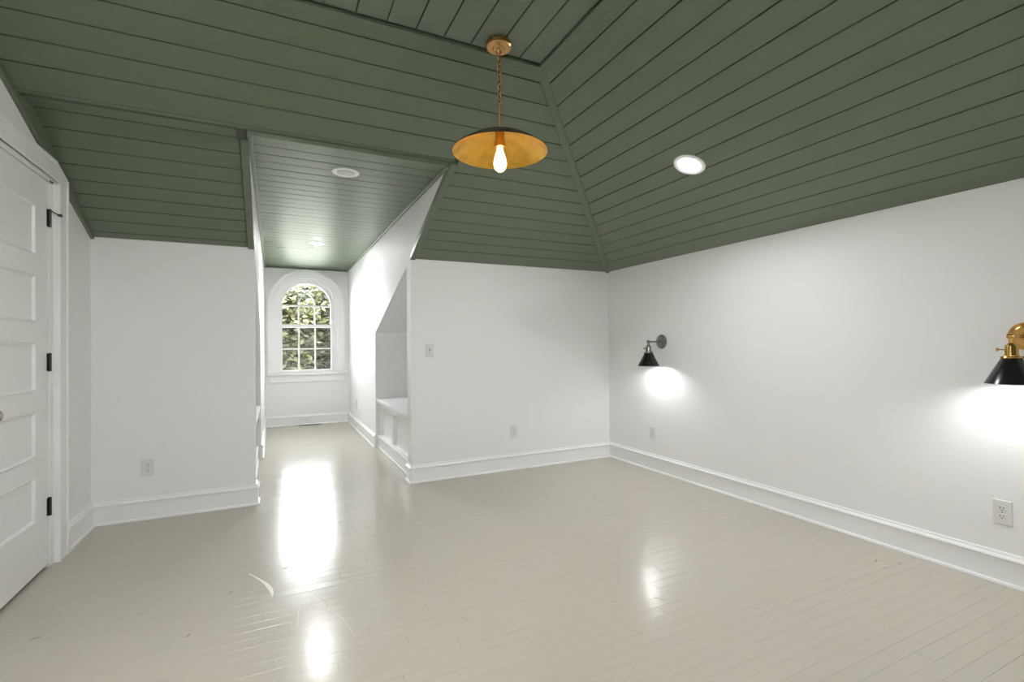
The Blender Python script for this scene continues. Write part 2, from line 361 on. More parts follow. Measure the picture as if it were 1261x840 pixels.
for i in range(3):                             # the panes of the arched head
    pl = [(xs[i], SPR), (xs[i+1], SPR)]
    for j in range(9):
        x = xs[i+1]+(xs[i]-xs[i+1])*j/8; pl.append((x, SPR+math.sqrt(max(0.0001, (RG+0.004)**2-(x-WX)**2))))
    pl = [p for k, p in enumerate(pl) if k == 0 or (abs(p[0]-pl[k-1][0])+abs(p[1]-pl[k-1][1])) > 1e-4]
    wchild(prism('pane', pl, (0, 0, 0), X3, Z3, Y3, D+0.102, D+0.105, GLASS))
wchild(box('insect_screen', (WX-RF+0.02, D+0.128, ZB), (WX+RF-0.02, D+0.129, ZM), SCREEN))
wchild(box('stool', (-0.094, D-0.055, ZB-0.028), (1.050, D+0.05, ZB), TRIM, None, 0.006))
wchild(box('apron', (-0.060, D-0.018, ZB-0.140), (1.000, D, ZB-0.028), TRIM, None, 0.004))
wchild(box('exterior_sill', (WX-0.5, D+0.12, ZB-0.05), (WX+0.5, D+0.24, ZB+0.004), TRIM))

fill_win = struct(stretch_root('fill_window', (0, 0, 0)))  # added window, out of view, to brighten the room with daylight
bm = bmesh.new()
for a, b in (((WA-0.08, WC-0.08), (WB_+0.08, WC)), ((WA-0.08, WD_), (WB_+0.08, WD_+0.08)), ((WA-0.08, WC), (WA, WD_)), ((WB_, WC), (WB_+0.08, WD_))): add_box(bm, (a[0], FR-0.001, a[1]), (b[0], FR+0.02, b[1]))
link('casing', bm, TRIM, fill_win)
bm = bmesh.new(); xm, zm = (WA+WB_)/2, (WC+WD_)/2
for a, b in (((WA, WC), (WB_, WC+0.05)), ((WA, WD_-0.05), (WB_, WD_)), ((WA, WC), (WA+0.05, WD_)), ((WB_-0.05, WC), (WB_, WD_)), ((xm-0.03, WC), (xm+0.03, WD_)), ((WA, zm-0.02), (WB_, zm+0.02))): add_box(bm, (a[0], FR-0.07, a[1]), (b[0], FR-0.03, b[1]))
link('sash', bm, TRIM, fill_win)
for a, b in (((WA, WC), (xm, zm)), ((xm, WC), (WB_, zm)), ((WA, zm), (xm, WD_)), ((xm, zm), (WB_, WD_))): box('pane', (a[0], FR-0.052, a[1]), (b[0], FR-0.049, b[1]), GLASS, fill_win)

# ------------------------------------------------------------------ ceiling: backing slabs and single boards
T = 0.014
def clip_poly(u0, u1, v0, v1, left=None, right=None):
    """quad in (u, v); left/right are functions v -> u limiting it"""
    l0, l1 = (left(v0), left(v1)) if left else (u0, u0)
    r0, r1 = (right(v0), right(v1)) if right else (u1, u1)
    return [(l0, v0), (r0, v0), (r1, v1), (l1, v1)]
def board(parent, poly, O, U, V, Nn):
    return prism('ceiling_board', inset(poly, 0.0032), O, U, V, Nn, -T-0.001, random.uniform(-0.0006, 0.0006), GREEN, parent, 0.0016)
# slope over the back wall
OB = Vector((0, B, W)); VB = Vector((0, -math.cos(AB), math.sin(AB))); NB = Vector((0, -math.sin(AB), -math.cos(AB)))
LB = (B-Yf)/math.cos(AB)
hipB = lambda v: R-(R-Xf)*v/LB
vS = (B-YS)/math.cos(AB); vD = (B-YD)/math.cos(AB)
bm = bmesh.new()
add_prism(bm, [(L-0.1, vD), (hipB(vD), vD), (hipB(LB), LB), (L-0.1, LB)], OB, X3, VB, NB, -T-0.05, -T)
add_prism(bm, [(c2+0.002, -0.10), (hipB(-0.10), -0.10), (hipB(vD), vD), (c2+0.002, vD)], OB, X3, VB, NB, -T-0.05, -T)
ceil_b = struct(link('ceiling_back', bm, GROOVE))
TW = 0.045                                     # edge trim width
lines = [0.0]+[0.172+PITCHW*k for k in range(14)]+[LB]
for v0, v1 in zip(lines, lines[1:]):
    if v1-v0 < 0.02: continue
    rb = lambda v: hipB(v)-0.018
    if v1 <= vS+0.03: board(ceil_b, clip_poly(c2+TW, 0, v0, v1, None, rb), OB, X3, VB, NB)
    else:
        pl = clip_poly(L, 0, v0, v1, None, rb)
        if v0 < vS+0.05: pl = [(L, vS), (c2+0.02, vS), (c2+0.02, v0)] + pl[1:]
        board(ceil_b, pl, OB, X3, VB, NB)
# steeper slope left of the dormer with its soffit board
OLo = Vector((0, B, W)); VL = Vector((0, -math.cos(AL), math.sin(AL))); NL = Vector((0, -math.sin(AL), -math.cos(AL)))
LL = (B-YL)/math.cos(AL)
ceil_l = struct(prism('ceiling_back_left', [(L-0.1, -0.1), (c1-0.002, -0.1), (c1-0.002, LL+0.03), (L-0.1, LL+0.03)], OLo, X3, VL, NL, -T-0.05, -T, GROOVE))
ys = [B, 4.195, 4.088, 3.978, 3.868, 3.761, 3.648, 3.534, 3.417, YL]
for y0, y1 in zip(ys, ys[1:]):
    board(ceil_l, [(L, (B-y0)/math.cos(AL)), (c1-TW, (B-y0)/math.cos(AL)), (c1-TW, (B-y1)/math.cos(AL)), (L, (B-y1)/math.cos(AL))], OLo, X3, VL, NL)
o = box('soffit_board', (L, YS, ZS), (c1-TW+0.004, YL-0.004, ZS+0.02), GREEN, ceil_l, 0.002)
box('soffit_board', (c1-TW, YS, ZS-0.002), (c2+0.02, YS+0.05, ZS+0.02), GREEN, ceil_l, 0.002)
# slope over the right wall
OR_ = Vector((R, 0, W)); VR = Vector((-math.cos(AR), 0, math.sin(AR))); NR = Vector((-math.sin(AR), 0, -math.cos(AR)))
LR = (R-Xf)/math.cos(AR)
hipR = lambda v: B-(B-Yf)*v/LR
ceil_r = struct(prism('ceiling_right', [(FR-0.1, -0.1), (hipR(-0.1), -0.1), (hipR(LR), LR), (FR-0.1, LR)], OR_, Y3, VR, NR, -T-0.05, -T, GROOVE))
lines = [0.0]+[0.168+0.1352*k for k in range(14)]+[LR]
CANR = (2.366, 2.273)
for v0, v1 in zip(lines, lines[1:]):
    if v1-v0 < 0.02: continue
    board(ceil_r, clip_poly(FR, 0, v0, v1, None, lambda v: hipR(v)-0.018), OR_, Y3, VR, NR)
# flat ceiling
ceil_f = struct(box('ceiling', (L-0.1, FR-0.1, F+T), (Xf+0.03, Yf+0.03, F+T+0.05), GROOVE))
gx = [Xf]+[1.206-0.1425*k for k in range(17)]
gx = [g for g in gx if g > L]+[L]
for x1, x0 in zip(gx, gx[1:]):
    prism('ceiling_board', inset([(x0, FR), (x1, FR), (x1, Yf-0.012), (x0, Yf-0.012)], 0.0032), (0, 0, F), X3, Y3, (0, 0, -1), -T-0.001, random.uniform(-0.0006, 0.0006), GREEN, ceil_f, 0.0016)
# dormer ceiling
ceil_d = struct(box('ceiling_dormer', (c1-0.06, YS+0.06, Dc+T), (c2+0.06, D+0.1, Dc+T+0.04), GROOVE))
gy = [YD+0.004]+[3.181+0.1368*k for k in range(40) if 3.181+0.1368*k < D-0.05]+[D]
for y0, y1 in zip(gy, gy[1:]):
    if y1-y0 < 0.012: continue
    prism('ceiling_board', inset([(c1, y0), (c2, y0), (c2, y1), (c1, y1)], 0.0032), (0, 0, Dc), X3, Y3, (0, 0, -1), -T-0.001, random.uniform(-0.0006, 0.0006), GREEN, ceil_d, 0.0016)
# green trim strips
def strip(name, a, b, wdir, wid, ndir, th_):
    """bar from a to b, wid wide along wdir (centred), th_ proud along ndir"""
    a, b = Vector(a), Vector(b); u = (b-a); ln = u.length; u.normalize(); wd = Vector(wdir).normalized(); nd = Vector(ndir).normalized()
    return struct(prism(name, [(0, -wid/2), (ln, -wid/2), (ln, wid/2), (0, wid/2)], a, u, wd, nd, -0.034, th_, GREEN, None, 0.003))
hip0, hip1 = Vector((R, B, W)), Vector((Xf, Yf, F)); hd = (hip1-hip0).normalized(); hn = (NB+NR).normalized()
strip('trim_1', hip0, hip1+hd*0.0, hd.cross(hn), 0.050, hn, 0.012)
strip('trim_2', OB+Vector((L, 0, 0))+VB*(LB-0.030), OB+Vector((Xf+0.02, 0, 0))+VB*(LB-0.030), VB, 0.050, NB, 0.012)
strip('trim_3', OR_+Vector((0, FR, 0))+VR*(LR-0.030), OR_+Vector((0, Yf+0.02, 0))+VR*(LR-0.030), VR, 0.050, NR, 0.012)
strip('trim_4', OB+Vector((c2+TW/2, 0, 0)), OB+Vector((c2+TW/2, 0, 0))+VB*(vD+0.02), X3, TW, NB, 0.012)
strip('trim_5', OLo+Vector((c1-TW/2, 0, 0)), OLo+Vector((c1-TW/2, 0, 0))+VL*(LL), X3, TW, NL, 0.014)
struct(prism('trim_6', [(B, W-0.014), (Yf, W-0.014+0.404*(B-Yf)), (Yf, F+0.012), (YS, ZS+0.012), (YL, ZS+0.012), (B, W+0.012)], (L, 0, 0), Y3, Z3, X3, -0.01, 0.020, GREEN, None, 0.003))
strip('trim_8', (c1+0.012, YD, Dc), (c1+0.012, D, Dc), X3, 0.024, (0, 0, -1), 0.018)
strip('trim_9', (c2-0.012, YD, Dc), (c2-0.012, D, Dc), X3, 0.024, (0, 0, -1), 0.018)
strip('trim_10', (c1, D-0.012, Dc), (c2, D-0.012, Dc), Y3, 0.024, (0, 0, -1), 0.020)
strip('trim_11', (c1, YD+0.012, Dc), (c2, YD+0.012, Dc), Y3, 0.032, (0, 0, -1), 0.010)

# ------------------------------------------------------------------ floor
floor = struct(box('floor', (L-0.16, FR-0.1, -0.07), (R+0.1, D+0.1, -0.012), JOINT))
PW = 0.0635
def add_plank(bm, x0, x1, y0, y1, tilt):
    g = 0.00012; c = 0.0004
    poly = [(x0+g, y0+g), (x1-g, y0+g), (x1-g, y1-g), (x0+g, y1-g)]; k = len(bm.verts)
    add_prism(bm, poly, (0, 0, 0), X3, Y3, Z3, -0.012, 0.0, c)
    bm.verts.ensure_lookup_table(); ym = (y0+y1)/2
    for v in bm.verts[k:]:
        if v.co.z > -0.006: v.co.z += tilt*(v.co.y-ym)-0.0002
rf = random.Random(3)
far = bmesh.new(); nfront = 0
y = FR; row = 0
while y < D-0.001:
    y1 = min(y+PW, D)
    xa, xb = (L, R) if y < B-0.03 else ((c1, c2))
    if RY0-0.05 < y < RY1+0.02: xa, xb = c1-0.05, c2+0.05
    if 2.75 < y < 3.64: xa = L-0.095
    x = xa - (rf.uniform(0, 1.0) if y < B-0.03 else rf.uniform(0, 0.8))
    while x < xb:
        ln = rf.uniform(0.45, 1.35); p0, p1 = max(x, xa), min(x+ln, xb)
        if p1-p0 > 0.01:
            tilt = rf.gauss(0, 0.0035)
            dep = 0.4384*(p0+p1)/2+0.8988*(y+y1)/2
            if 0.55 < y < 2.9 and 0.9 < dep < 2.75 and nfront < 300:
                bmp = bmesh.new(); add_plank(bmp, p0, p1, y, y1, tilt); link('floor_plank', bmp, FLOORM, floor); nfront += 1
            else: add_plank(far, p0, p1, y, y1, tilt)
        x += ln
    y = y1; row += 1
fp = link('floor_planks', far, FLOORM, floor); fp['kind'] = 'stuff'
# scuffs and dents worn into the paint
def mark(pts, wd, mat):
    n = len(pts); bm = bmesh.new(); rows = []
    for i, p in enumerate(pts):
        p = Vector(p); t = (Vector(pts[min(i+1, n-1)])-Vector(pts[max(i-1, 0)])).normalized(); s = Vector((-t.y, t.x))
        ww = wd[i] if isinstance(wd, list) else wd*(0.25+0.75*math.sin(math.pi*(i+0.5)/n))
        rows.append([bm.verts.new((p.x+s.x*ww/2, p.y+s.y*ww/2, 0.0006)), bm.verts.new((p.x-s.x*ww/2, p.y-s.y*ww/2, 0.0006)), bm.verts.new((p.x-s.x*ww/2, p.y-s.y*ww/2, -0.002)), bm.verts.new((p.x+s.x*ww/2, p.y+s.y*ww/2, -0.002))])
    for a, b in zip(rows, rows[1:]):
        for i in range(4): bm.faces.new((a[i], a[(i+1) % 4], b[(i+1) % 4], b[i]))
    bm.faces.new(rows[0]); bm.faces.new(rows[-1])
    return link('scuff_mark', bm, mat, floor)
mark([(-0.126, 2.968), (-0.098, 2.915), (-0.066, 2.852), (-0.040, 2.79), (-0.022, 2.73), (-0.014, 2.68), (-0.013, 2.635)], [0.002, 0.007, 0.012, 0.018, 0.020, 0.014, 0.003], SCUFFL)
mark([(0.18, 2.42), (0.215, 2.386), (0.261, 2.303), (0.283, 2.207), (0.298, 2.102)], 0.004, SCUFFM)
mark([(0.115, 2.66), (0.165, 2.60), (0.19, 2.53), (0.21, 2.49)], 0.004, SCUFFM)
mark([(0.10, 2.50), (0.09, 2.40), (0.085, 2.33)], 0.004, SCUFFM)
for x, y_, a, ln, wd in ((-0.44, 2.10, 0.6, 0.07, 0.005), (-0.90, 2.72, 0.3, 0.035, 0.006), (-0.10, 2.42, 1.5, 0.03, 0.004), (-0.10, 1.98, 0.9, 0.05, 0.005), (-0.33, 2.45, 1.2, 0.03, 0.005), (-0.55, 2.75, 0.8, 0.04, 0.004),
                         (-0.36, 2.12, 1.1, 0.05, 0.004), (0.60, 1.70, 1.6, 0.02, 0.003), (-0.75, 2.62, 0.9, 0.03, 0.003), (-0.30, 2.62, 1.3, 0.035, 0.004), (2.95, 1.55, 0.2, 0.030, 0.010), (3.02, 1.47, 0.4, 0.022, 0.008), (2.90, 1.48, 0.7, 0.02, 0.006), (0.05, 2.95, 0.3, 0.03, 0.008), (2.62, 3.45, 0.4, 0.03, 0.006), (-0.82, 2.35, 1.0, 0.04, 0.005), (-0.62, 2.28, 0.5, 0.05, 0.004), (-0.20, 2.78, 1.2, 0.04, 0.005), (0.75, 2.02, 1.9, 0.04, 0.004), (1.35, 1.62, 2.1, 0.05, 0.004), (1.62, 1.78, 2.2, 0.05, 0.004), (0.28, 3.15, 0.2, 0.05, 0.006), (0.40, 3.55, 0.9, 0.04, 0.006), (1.95, 1.52, 2.4, 0.05, 0.004)):
    mark([(x+math.cos(a)*ln*(t-0.5)+0.1*ln*math.sin(3*t), y_+math.sin(a)*ln*(t-0.5)) for t in (0, 0.25, 0.5, 0.75, 1)], wd, SCUFFD if wd > 0.0045 else JOINT)

# ------------------------------------------------------------------ baseboards
BODY = [(0, 0), (0.016, 0), (0.016, 0.126), (0, 0.126)]
CAP = [(0, 0.124), (0.024, 0.124), (0.026, 0.130), (0.022, 0.137), (0.012, 0.143), (0.009, 0.154), (0, 0.156)]
SHOE = [(0.014, 0), (0.029, 0), (0.029, 0.006), (0.025, 0.014), (0.014, 0.018)]
def baseboard(side, path):
    o = struct(sweep('baseboard_'+side, BODY, path, TRIM))
    sweep('cap_moulding', CAP, path, TRIM, o); sweep('shoe_moulding', SHOE, path, TRIM, o); return o
baseboard('left', [(L, 3.757), (L, B), (c1, B), (c1, RY0)])
baseboard('right', [(c2, RY0), (c2, B), (R, B), (R, FR)])
baseboard('dormer', [(c1, RY1), (c1, D), (c2, D), (c2, RY1)])
baseboard('front', [(R, FR), (L, FR), (L, DY0-0.12)])

# ------------------------------------------------------------------ door in the left wall
door = struct(stretch_root('door_1', (L, DY1-0.05, 0)))
def dchild(o, p=None):
    o.parent = p or door; o.matrix_parent_inverse = Matrix.Translation((-L, -(DY1-0.05), 0)) if p is None else Matrix.Identity(4); return o
XD = L-0.006                                   # door face
HY, LY = 3.572, 2.797                          # hinge and latch edges
bm = bmesh.new(); Z0d, Z1d = 0.020, 2.135
PAN = [(1.70, 1.969), (1.345, 1.597), (0.984, 1.243), (0.636, 0.882), (0.296, 0.539)]
PY0, PY1 = 2.930, 3.412
add_box(bm, (XD-0.036, PY1, Z0d), (XD, HY, Z1d)); add_box(bm, (XD-0.036, LY, Z0d), (XD, PY0, Z1d))
zz = [Z1d]+[z for a in PAN for z in (a[1], a[0])]+[Z0d]
for i in range(0, len(zz), 2): add_box(bm, (XD-0.036, PY0, zz[i+1]), (XD, PY1, zz[i]))
dchild(link('door_frame', bm, DOORP))
for z0, z1 in PAN:
    bm = bmesh.new(); p = [(PY0, z0), (PY1, z0), (PY1, z1), (PY0, z1)]; q = inset(p, 0.014); r_ = inset(p, 0.020)
    rings = [(p, XD-0.001), (inset(p, 0.004), XD+0.004), (inset(p, 0.010), XD+0.002), (q, XD-0.009), (r_, XD-0.010)]
    vr = [[bm.verts.new((x, a, b)) for a, b in pl] for pl, x in rings]
    for a, b in zip(vr, vr[1:]):
        for i in range(4): bm.faces.new((a[i], a[(i+1) % 4], b[(i+1) % 4], b[i]))
    bm.faces.new(vr[-1]); back = [bm.verts.new((XD-0.03, a, b)) for a, b in p]; bm.faces.new(back)
    for i in range(4): bm.faces.new((vr[0][i], vr[0][(i+1) % 4], back[(i+1) % 4], back[i]))
    dchild(link('door_panel', bm, DOORP))
bm = bmesh.new()
add_box(bm, (L-0.1, HY+0.003, 0), (L, DY1, DTOP)); add_box(bm, (L-0.1, DY0, 0), (L, LY-0.003, DTOP)); add_box(bm, (L-0.1, DY0, Z1d+0.004), (L, DY1, DTOP))
dchild(link('jamb', bm, DOORP))
CO = 3.757
casing = [(3.630, 0), (CO, 0), (CO, 2.207), (3.604, 2.263), (DY0-0.12, 2.263), (DY0-0.12, 0), (DY0-0.002, 0), (DY0-0.002, DTOP), (3.630, DTOP)]
dchild(prism('casing', casing, (L, 0, 0), Y3, Z3, X3, -0.001, 0.026, DOORP))
bm = bmesh.new()                               # raised inner bead and outer band of the casing
add_box(bm, (L+0.016, 3.628, 0), (L+0.031, 3.644, DTOP+0.016), 0.002); add_box(bm, (L+0.016, DY0-0.012, DTOP), (L+0.031, 3.644, DTOP+0.016), 0.002)
add_box(bm, (L+0.016, CO-0.020, 0), (L+0.033, CO, casing[2][1]-0.012), 0.003)
add_box(bm, (L+0.016, DY0-0.12, 2.243), (L+0.033, 3.590, 2.263), 0.003)
dchild(link('casing_bead', bm, DOORP))
for i, z in enumerate((1.934, 1.132, 0.334)):
    bm = bmesh.new(); add_lathe(bm, [(0, -0.052), (0.0075, -0.050), (0.0075, 0.050), (0, 0.052)], 12, Matrix.Translation((XD+0.008, HY+0.001, z)))
    add_box(bm, (XD-0.001, HY-0.018, z-0.048), (XD+0.003, HY+0.022, z+0.048))
    hg = dchild(link('hinge', bm, HINGE)); hg['label'] = 'black iron butt hinge'
    if i == 0:
        bm = bmesh.new(); add_tube(bm, [(XD+0.008, HY, z+0.045), (XD+0.02, HY+0.030, z+0.038), (XD+0.03, HY+0.055, z+0.034)], 0.003, 8)
        add_lathe(bm, [(0, -0.012), (0.010, -0.010), (0.010, 0.006), (0, 0.008)], 12, Matrix.Translation((XD+0.033, HY+0.062, z+0.033)) @ Matrix.Rotation(math.radians(80), 4, 'X'))
        s_ = link('pin_stop', bm, HINGE, hg)
KZ, KY = 0.915, 2.872
mk = Matrix.Translation((XD, KY, KZ)) @ Matrix.Rotation(math.pi/2, 4, 'Y')
kn = dchild(lathe('knob', [(0, 0), (0.030, 0), (0.030, 0.004), (0.024, 0.007), (0.011, 0.009), (0.010, 0.034), (0.020, 0.038), (0.028, 0.048), (0.028, 0.058), (0.020, 0.068), (0.008, 0.071), (0, 0.071)], CRYSTAL, None, 28, mk))
kn['label'] = 'round pewter door knob'

# ------------------------------------------------------------------ built-in benches in the eave niches
def bench(side):
    s = 1 if side == 'right' else -1
    X = lambda a: (c2+a) if s > 0 else (c1-a)
    o = thing('built_in_bench', (X(0.2), (RY0+RY1)/2, 0), 'white built-in bench with panelled front in the niche ' +
              ('around the corner from the light switch' if s > 0 else 'on the panel door side'), 'bench')
    def ch(q, p=o):
        q.parent = p; q.matrix_parent_inverse = Matrix.Translation(-Vector(o.location)) if p is o else Matrix.Identity(4); return q
    ch(box('lid', (X(0.004), RY0, 0.545), (X(0.848), RY1, 0.577), TRIM, None, 0.003))
    ch(box('lid_moulding', (X(0.022), RY0, 0.520), (X(0.07), RY1, 0.546), TRIM, None, 0.006))
    F0, F1 = 0.045, 0.085
    ym = (RY0+RY1)/2+0.09; z0, z1 = 0.155, 0.475
    ys_ = [(RY0, RY0+0.06), (ym-0.045, ym+0.045), (RY1-0.06, RY1)]
    for a, b in ys_: ch(box('stile', (X(F0), a, 0.0), (X(F1), b, 0.54), TRIM))
    for a, b in ((RY0+0.06, ym-0.045), (ym+0.045, RY1-0.06)):
        ch(box('rail', (X(F0), a, z1), (X(F1), b, 0.54), TRIM)); ch(box('rail', (X(F0), a, 0.0), (X(F1), b, z0), TRIM))
        ch(box('panel', (X(F1-0.006), a-0.002, z0-0.002), (X(F1+0.006), b+0.002, z1+0.002), TRIM))
    bm = bmesh.new(); add_box(bm, (X(0.030), RY0, 0), (X(F0+0.002), RY1, 0.126)); add_box(bm, (X(0.022), RY0, 0.122), (X(F0+0.002), RY1, 0.142), 0.005); add_box(bm, (X(0.018), RY0, 0), (X(0.034), RY1, 0.017), 0.005)
    ch(link('base_moulding', bm, TRIM))
bench('right'); bench('left')

# ------------------------------------------------------------------ recessed lights
def can(name_label, P, Nn, r, lens_mat):
    P = Vector(P); Nn = Vector(Nn).normalized(); q = Nn.to_track_quat('Z', 'Y').to_matrix().to_4x4(); M = Matrix.Translation(P) @ q
    o = thing('recessed_light', P, name_label, 'ceiling light', 'recessed ceiling lights')
    Mi = Matrix.Translation(-P) @ M
    lathe('trim_ring', [(r*0.62, -0.004), (r*0.66, 0.004), (r*0.80, 0.006), (r*0.96, 0.005), (r, 0.001), (r, -0.006), (r*0.62, -0.006)], TRIM, o, 40, Mi)
    lathe('lens', [(0, 0.009), (r*0.35, 0.0085), (r*0.58, 0.006), (r*0.64, 0.002), (r*0.64, -0.004), (0, -0.004)], lens_mat, o, 32, Mi)
    return o
can('white recessed light glowing in the sloping green ceiling above the sconces', (CANR[0], CANR[1], W+KR*(R-CANR[0])), NR, 0.100, LENS)
can('white unlit recessed light in the dormer ceiling near the pendant lamp', (0.460, 3.590, Dc), (0, 0, -1), 0.093, LENSOFF)
can('white recessed light in the dormer ceiling close to the arched window', (0.462, 6.205, Dc), (0, 0, -1), 0.090, LENSD)

can('added unseen recessed fill light in the flat ceiling above the panel door end', (-0.10, 1.00, F), (0, 0, -1), 0.093, LENS_FILL)  # lamp added above the frame to brighten the left half
# ------------------------------------------------------------------ pendant lamp
px, py = 1.052, 2.280
pend = thing('pendant_lamp', (px, py, F), 'brass chain pendant lamp with wide dark shade lined in gold leaf', 'pendant lamp')
lathe('canopy', [(0, 0.0), (0.062, 0.0), (0.066, -0.004), (0.066, -0.022), (0.060, -0.028), (0.034, -0.030), (0.030, -0.036), (0.012, -0.040), (0.008, -0.056), (0, -0.058)], COPPER, pend, 40)
for a in (0.6, 0.6+math.pi):
    lathe('screw', [(0, -0.006), (0.005, -0.005), (0.005, 0.008), (0, 0.008)], BRASS, pend, 10, Matrix.Translation((0.066*math.cos(a), 0.066*math.sin(a), -0.013)) @ Matrix.Rotation(a, 4, 'Z') @ Matrix.Rotation(math.pi/2, 4, 'Y'))
def link_mesh():
    bm = bmesh.new(); h, wd = 0.0165, 0.0110; pts = []
    for i in range(16):
        a = 2*math.pi*i/16; pts.append((wd*math.cos(a), 0, h*(1 if math.sin(a) > 0 else -1)*abs(math.sin(a))**0.6))
    add_tube(bm, pts, 0.0030, 6, True); return bm
rim_z = 2.196-F
zt, zb = -0.062, -0.335
first = link('chain_link', link_mesh(), COPPER, pend, True); first.location = (0, 0, zt-0.006); first.rotation_euler = (0, 0, 0.4)
nl = int((zt-zb)/0.026)
for i in range(1, nl):
    c = first.copy(); COL.objects.link(c); c.parent = pend; c.location = (0, 0, zt-0.006-i*0.026); c.rotation_euler = (0, 0, 0.4+(math.pi/2 if i % 2 else 0)+random.uniform(-0.15, 0.15))
zb = zt-0.006-nl*0.026
tube('cord', [(0.004*math.sin(i*1.1), 0.004*math.cos(i*1.1), -0.05+i*(zb+0.03)/14) for i in range(15)], 0.0018, BRONZE, pend, 6)
HD = 0.104
lathe('stem', [(0, zb+0.020), (0.006, zb+0.018), (0.0065, rim_z+HD+0.02), (0.014, rim_z+HD+0.014), (0.016, rim_z+HD-0.002), (0, rim_z+HD-0.002)], COPPER, pend, 16)
prof = []
for i in range(13):
    t = i/12; prof.append((0.012+(0.247-0.012)*t, rim_z+HD*(1-t**1.75)))
shade = lathe('shade', prof+[(0.249, rim_z-0.002), (0.246, rim_z-0.003)], BRONZE, pend, 64)
lathe('shade_lining', [(max(r_-0.002, 0.0), z-0.0025) for r_, z in prof], LEAFG, shade, 64)
lathe('socket', [(0, rim_z+HD), (0.024, rim_z+HD-0.002), (0.024, rim_z+0.062), (0.030, rim_z+0.048), (0.030, rim_z+0.022), (0.022, rim_z+0.018), (0, rim_z+0.018)], COPPER, pend, 24)
zb0 = rim_z+0.026
bprof = [(0.014, 0.0), (0.015, -0.012), (0.019, -0.028), (0.028, -0.054), (0.0335, -0.080), (0.033, -0.098), (0.027, -0.116), (0.015, -0.127), (0, -0.130)]
bulb = lathe('bulb', [(r_, zb0+z) for r_, z in bprof], BULBG, pend, 28)
bm = bmesh.new(); pts = []
for i in range(9):
    a = math.pi*2*i/8*0.9
    for z in (-0.030, -0.098): pts.append((0.011*math.cos(a+(0.35 if z < -0.05 else 0)), 0.011*math.sin(a+(0.35 if z < -0.05 else 0)), zb0+z))
pts = [p for i in range(0, len(pts), 2) for p in ((pts[i], pts[i+1]) if (i//2) % 2 == 0 else (pts[i+1], pts[i]))]
add_tube(bm, pts, 0.0030, 6); link('filament', bm, FILA, bulb)
tube('filament_post', [(0, 0, zb0), (0, 0, zb0-0.10)], 0.0025, BRASS, bulb, 6)

# ------------------------------------------------------------------ wall sconces
def sconce(y, metal, label):
    o = thing('wall_sconce', (R, y, 1.215), label, 'wall lamp')
    Mx = Matrix.Rotation(-math.pi/2, 4, 'Y')   # local +z -> world -x
    lathe('backplate', [(0, -0.001), (0.066, -0.001), (0.066, 0.006), (0.062, 0.011), (0.046, 0.013), (0.042, 0.017), (0.018, 0.019), (0.014, 0.026), (0, 0.028)], metal, o, 40, Mx)
    XJ = -0.160
    bm = bmesh.new(); add_tube(bm, [(-0.015, 0, 0), (-0.06, 0, 0), (XJ, 0, 0)], 0.0065, 12)
    add_lathe(bm, [(0, -0.016), (0.012, -0.014), (0.012, 0.014), (0, 0.016)], 16, Matrix.Translation((-0.034, 0, 0)) @ Matrix.Rotation(math.pi/2, 4, 'X'))
    link('arm', bm, metal, o, True)
    lathe('knuckle', [(0, -0.015), (0.012, -0.013), (0.014, 0), (0.012, 0.013), (0, 0.015)], metal, o, 16, Matrix.Translation((XJ, 0, 0)) @ Matrix.Rotation(math.pi/2, 4, 'X'))
    S = Matrix.Translation((XJ, 0, 0))
    sk = lathe('socket', [(0, -0.008), (0.010, -0.010), (0.010, -0.030), (0.018, -0.038), (0.024, -0.046), (0.024, -0.082), (0.027, -0.086), (0.027, -0.092), (0.038, -0.092), (0.040, -0.096), (0.038, -0.101), (0.020, -0.104), (0, -0.104)], metal, o, 32, S)
    bm = bmesh.new(); add_tube(bm, [(XJ-0.004, 0.02, -0.062), (XJ-0.008, 0.046, -0.062)], 0.0025, 8)
    add_lathe(bm, [(0, 0), (0.008, 0.001), (0.008, 0.006), (0, 0.007)], 12, Matrix.Translation((XJ-0.008, 0.044, -0.062)) @ Matrix.Rotation(-math.pi/2, 4, 'X'))
    link('switch_key', bm, metal, sk, True)
    for k in range(3):
        a = 2*math.pi*k/3+0.5
        lathe('thumb_screw', [(0, -0.004), (0.004, -0.004), (0.004, 0.008), (0, 0.008)], metal, sk, 8, S @ Matrix.Rotation(a, 4, 'Z') @ Matrix.Translation((0.040, 0, -0.096)) @ Matrix.Rotation(math.pi/2, 4, 'Y'))
    sh = lathe('shade', [(0.032, -0.098), (0.036, -0.100), (0.094, -0.216), (0.096, -0.219)], BLACK, o, 56, S)
    lathe('shade_lining', [(0.032, -0.1005), (0.0345, -0.102), (0.0925, -0.2165), (0.0945, -0.219)], paintW, sh, 56, S)
    lathe('bulb', [(0, -0.104), (0.013, -0.106), (0.014, -0.128), (0.022, -0.146), (0.027, -0.166), (0.025, -0.186), (0.015, -0.200), (0, -0.204)], BULBM, o, 24, S)
    return o
paintW = paint('shade_white', (0.75, 0.74, 0.72), 0.5, 0.02, 10, 0)
sconce(3.456, NICKEL, 'brushed nickel wall sconce with black cone shade, nearer the room corner')
sconce(1.020, BRASS, 'brass wall sconce with black cone shade above the right wall outlet')

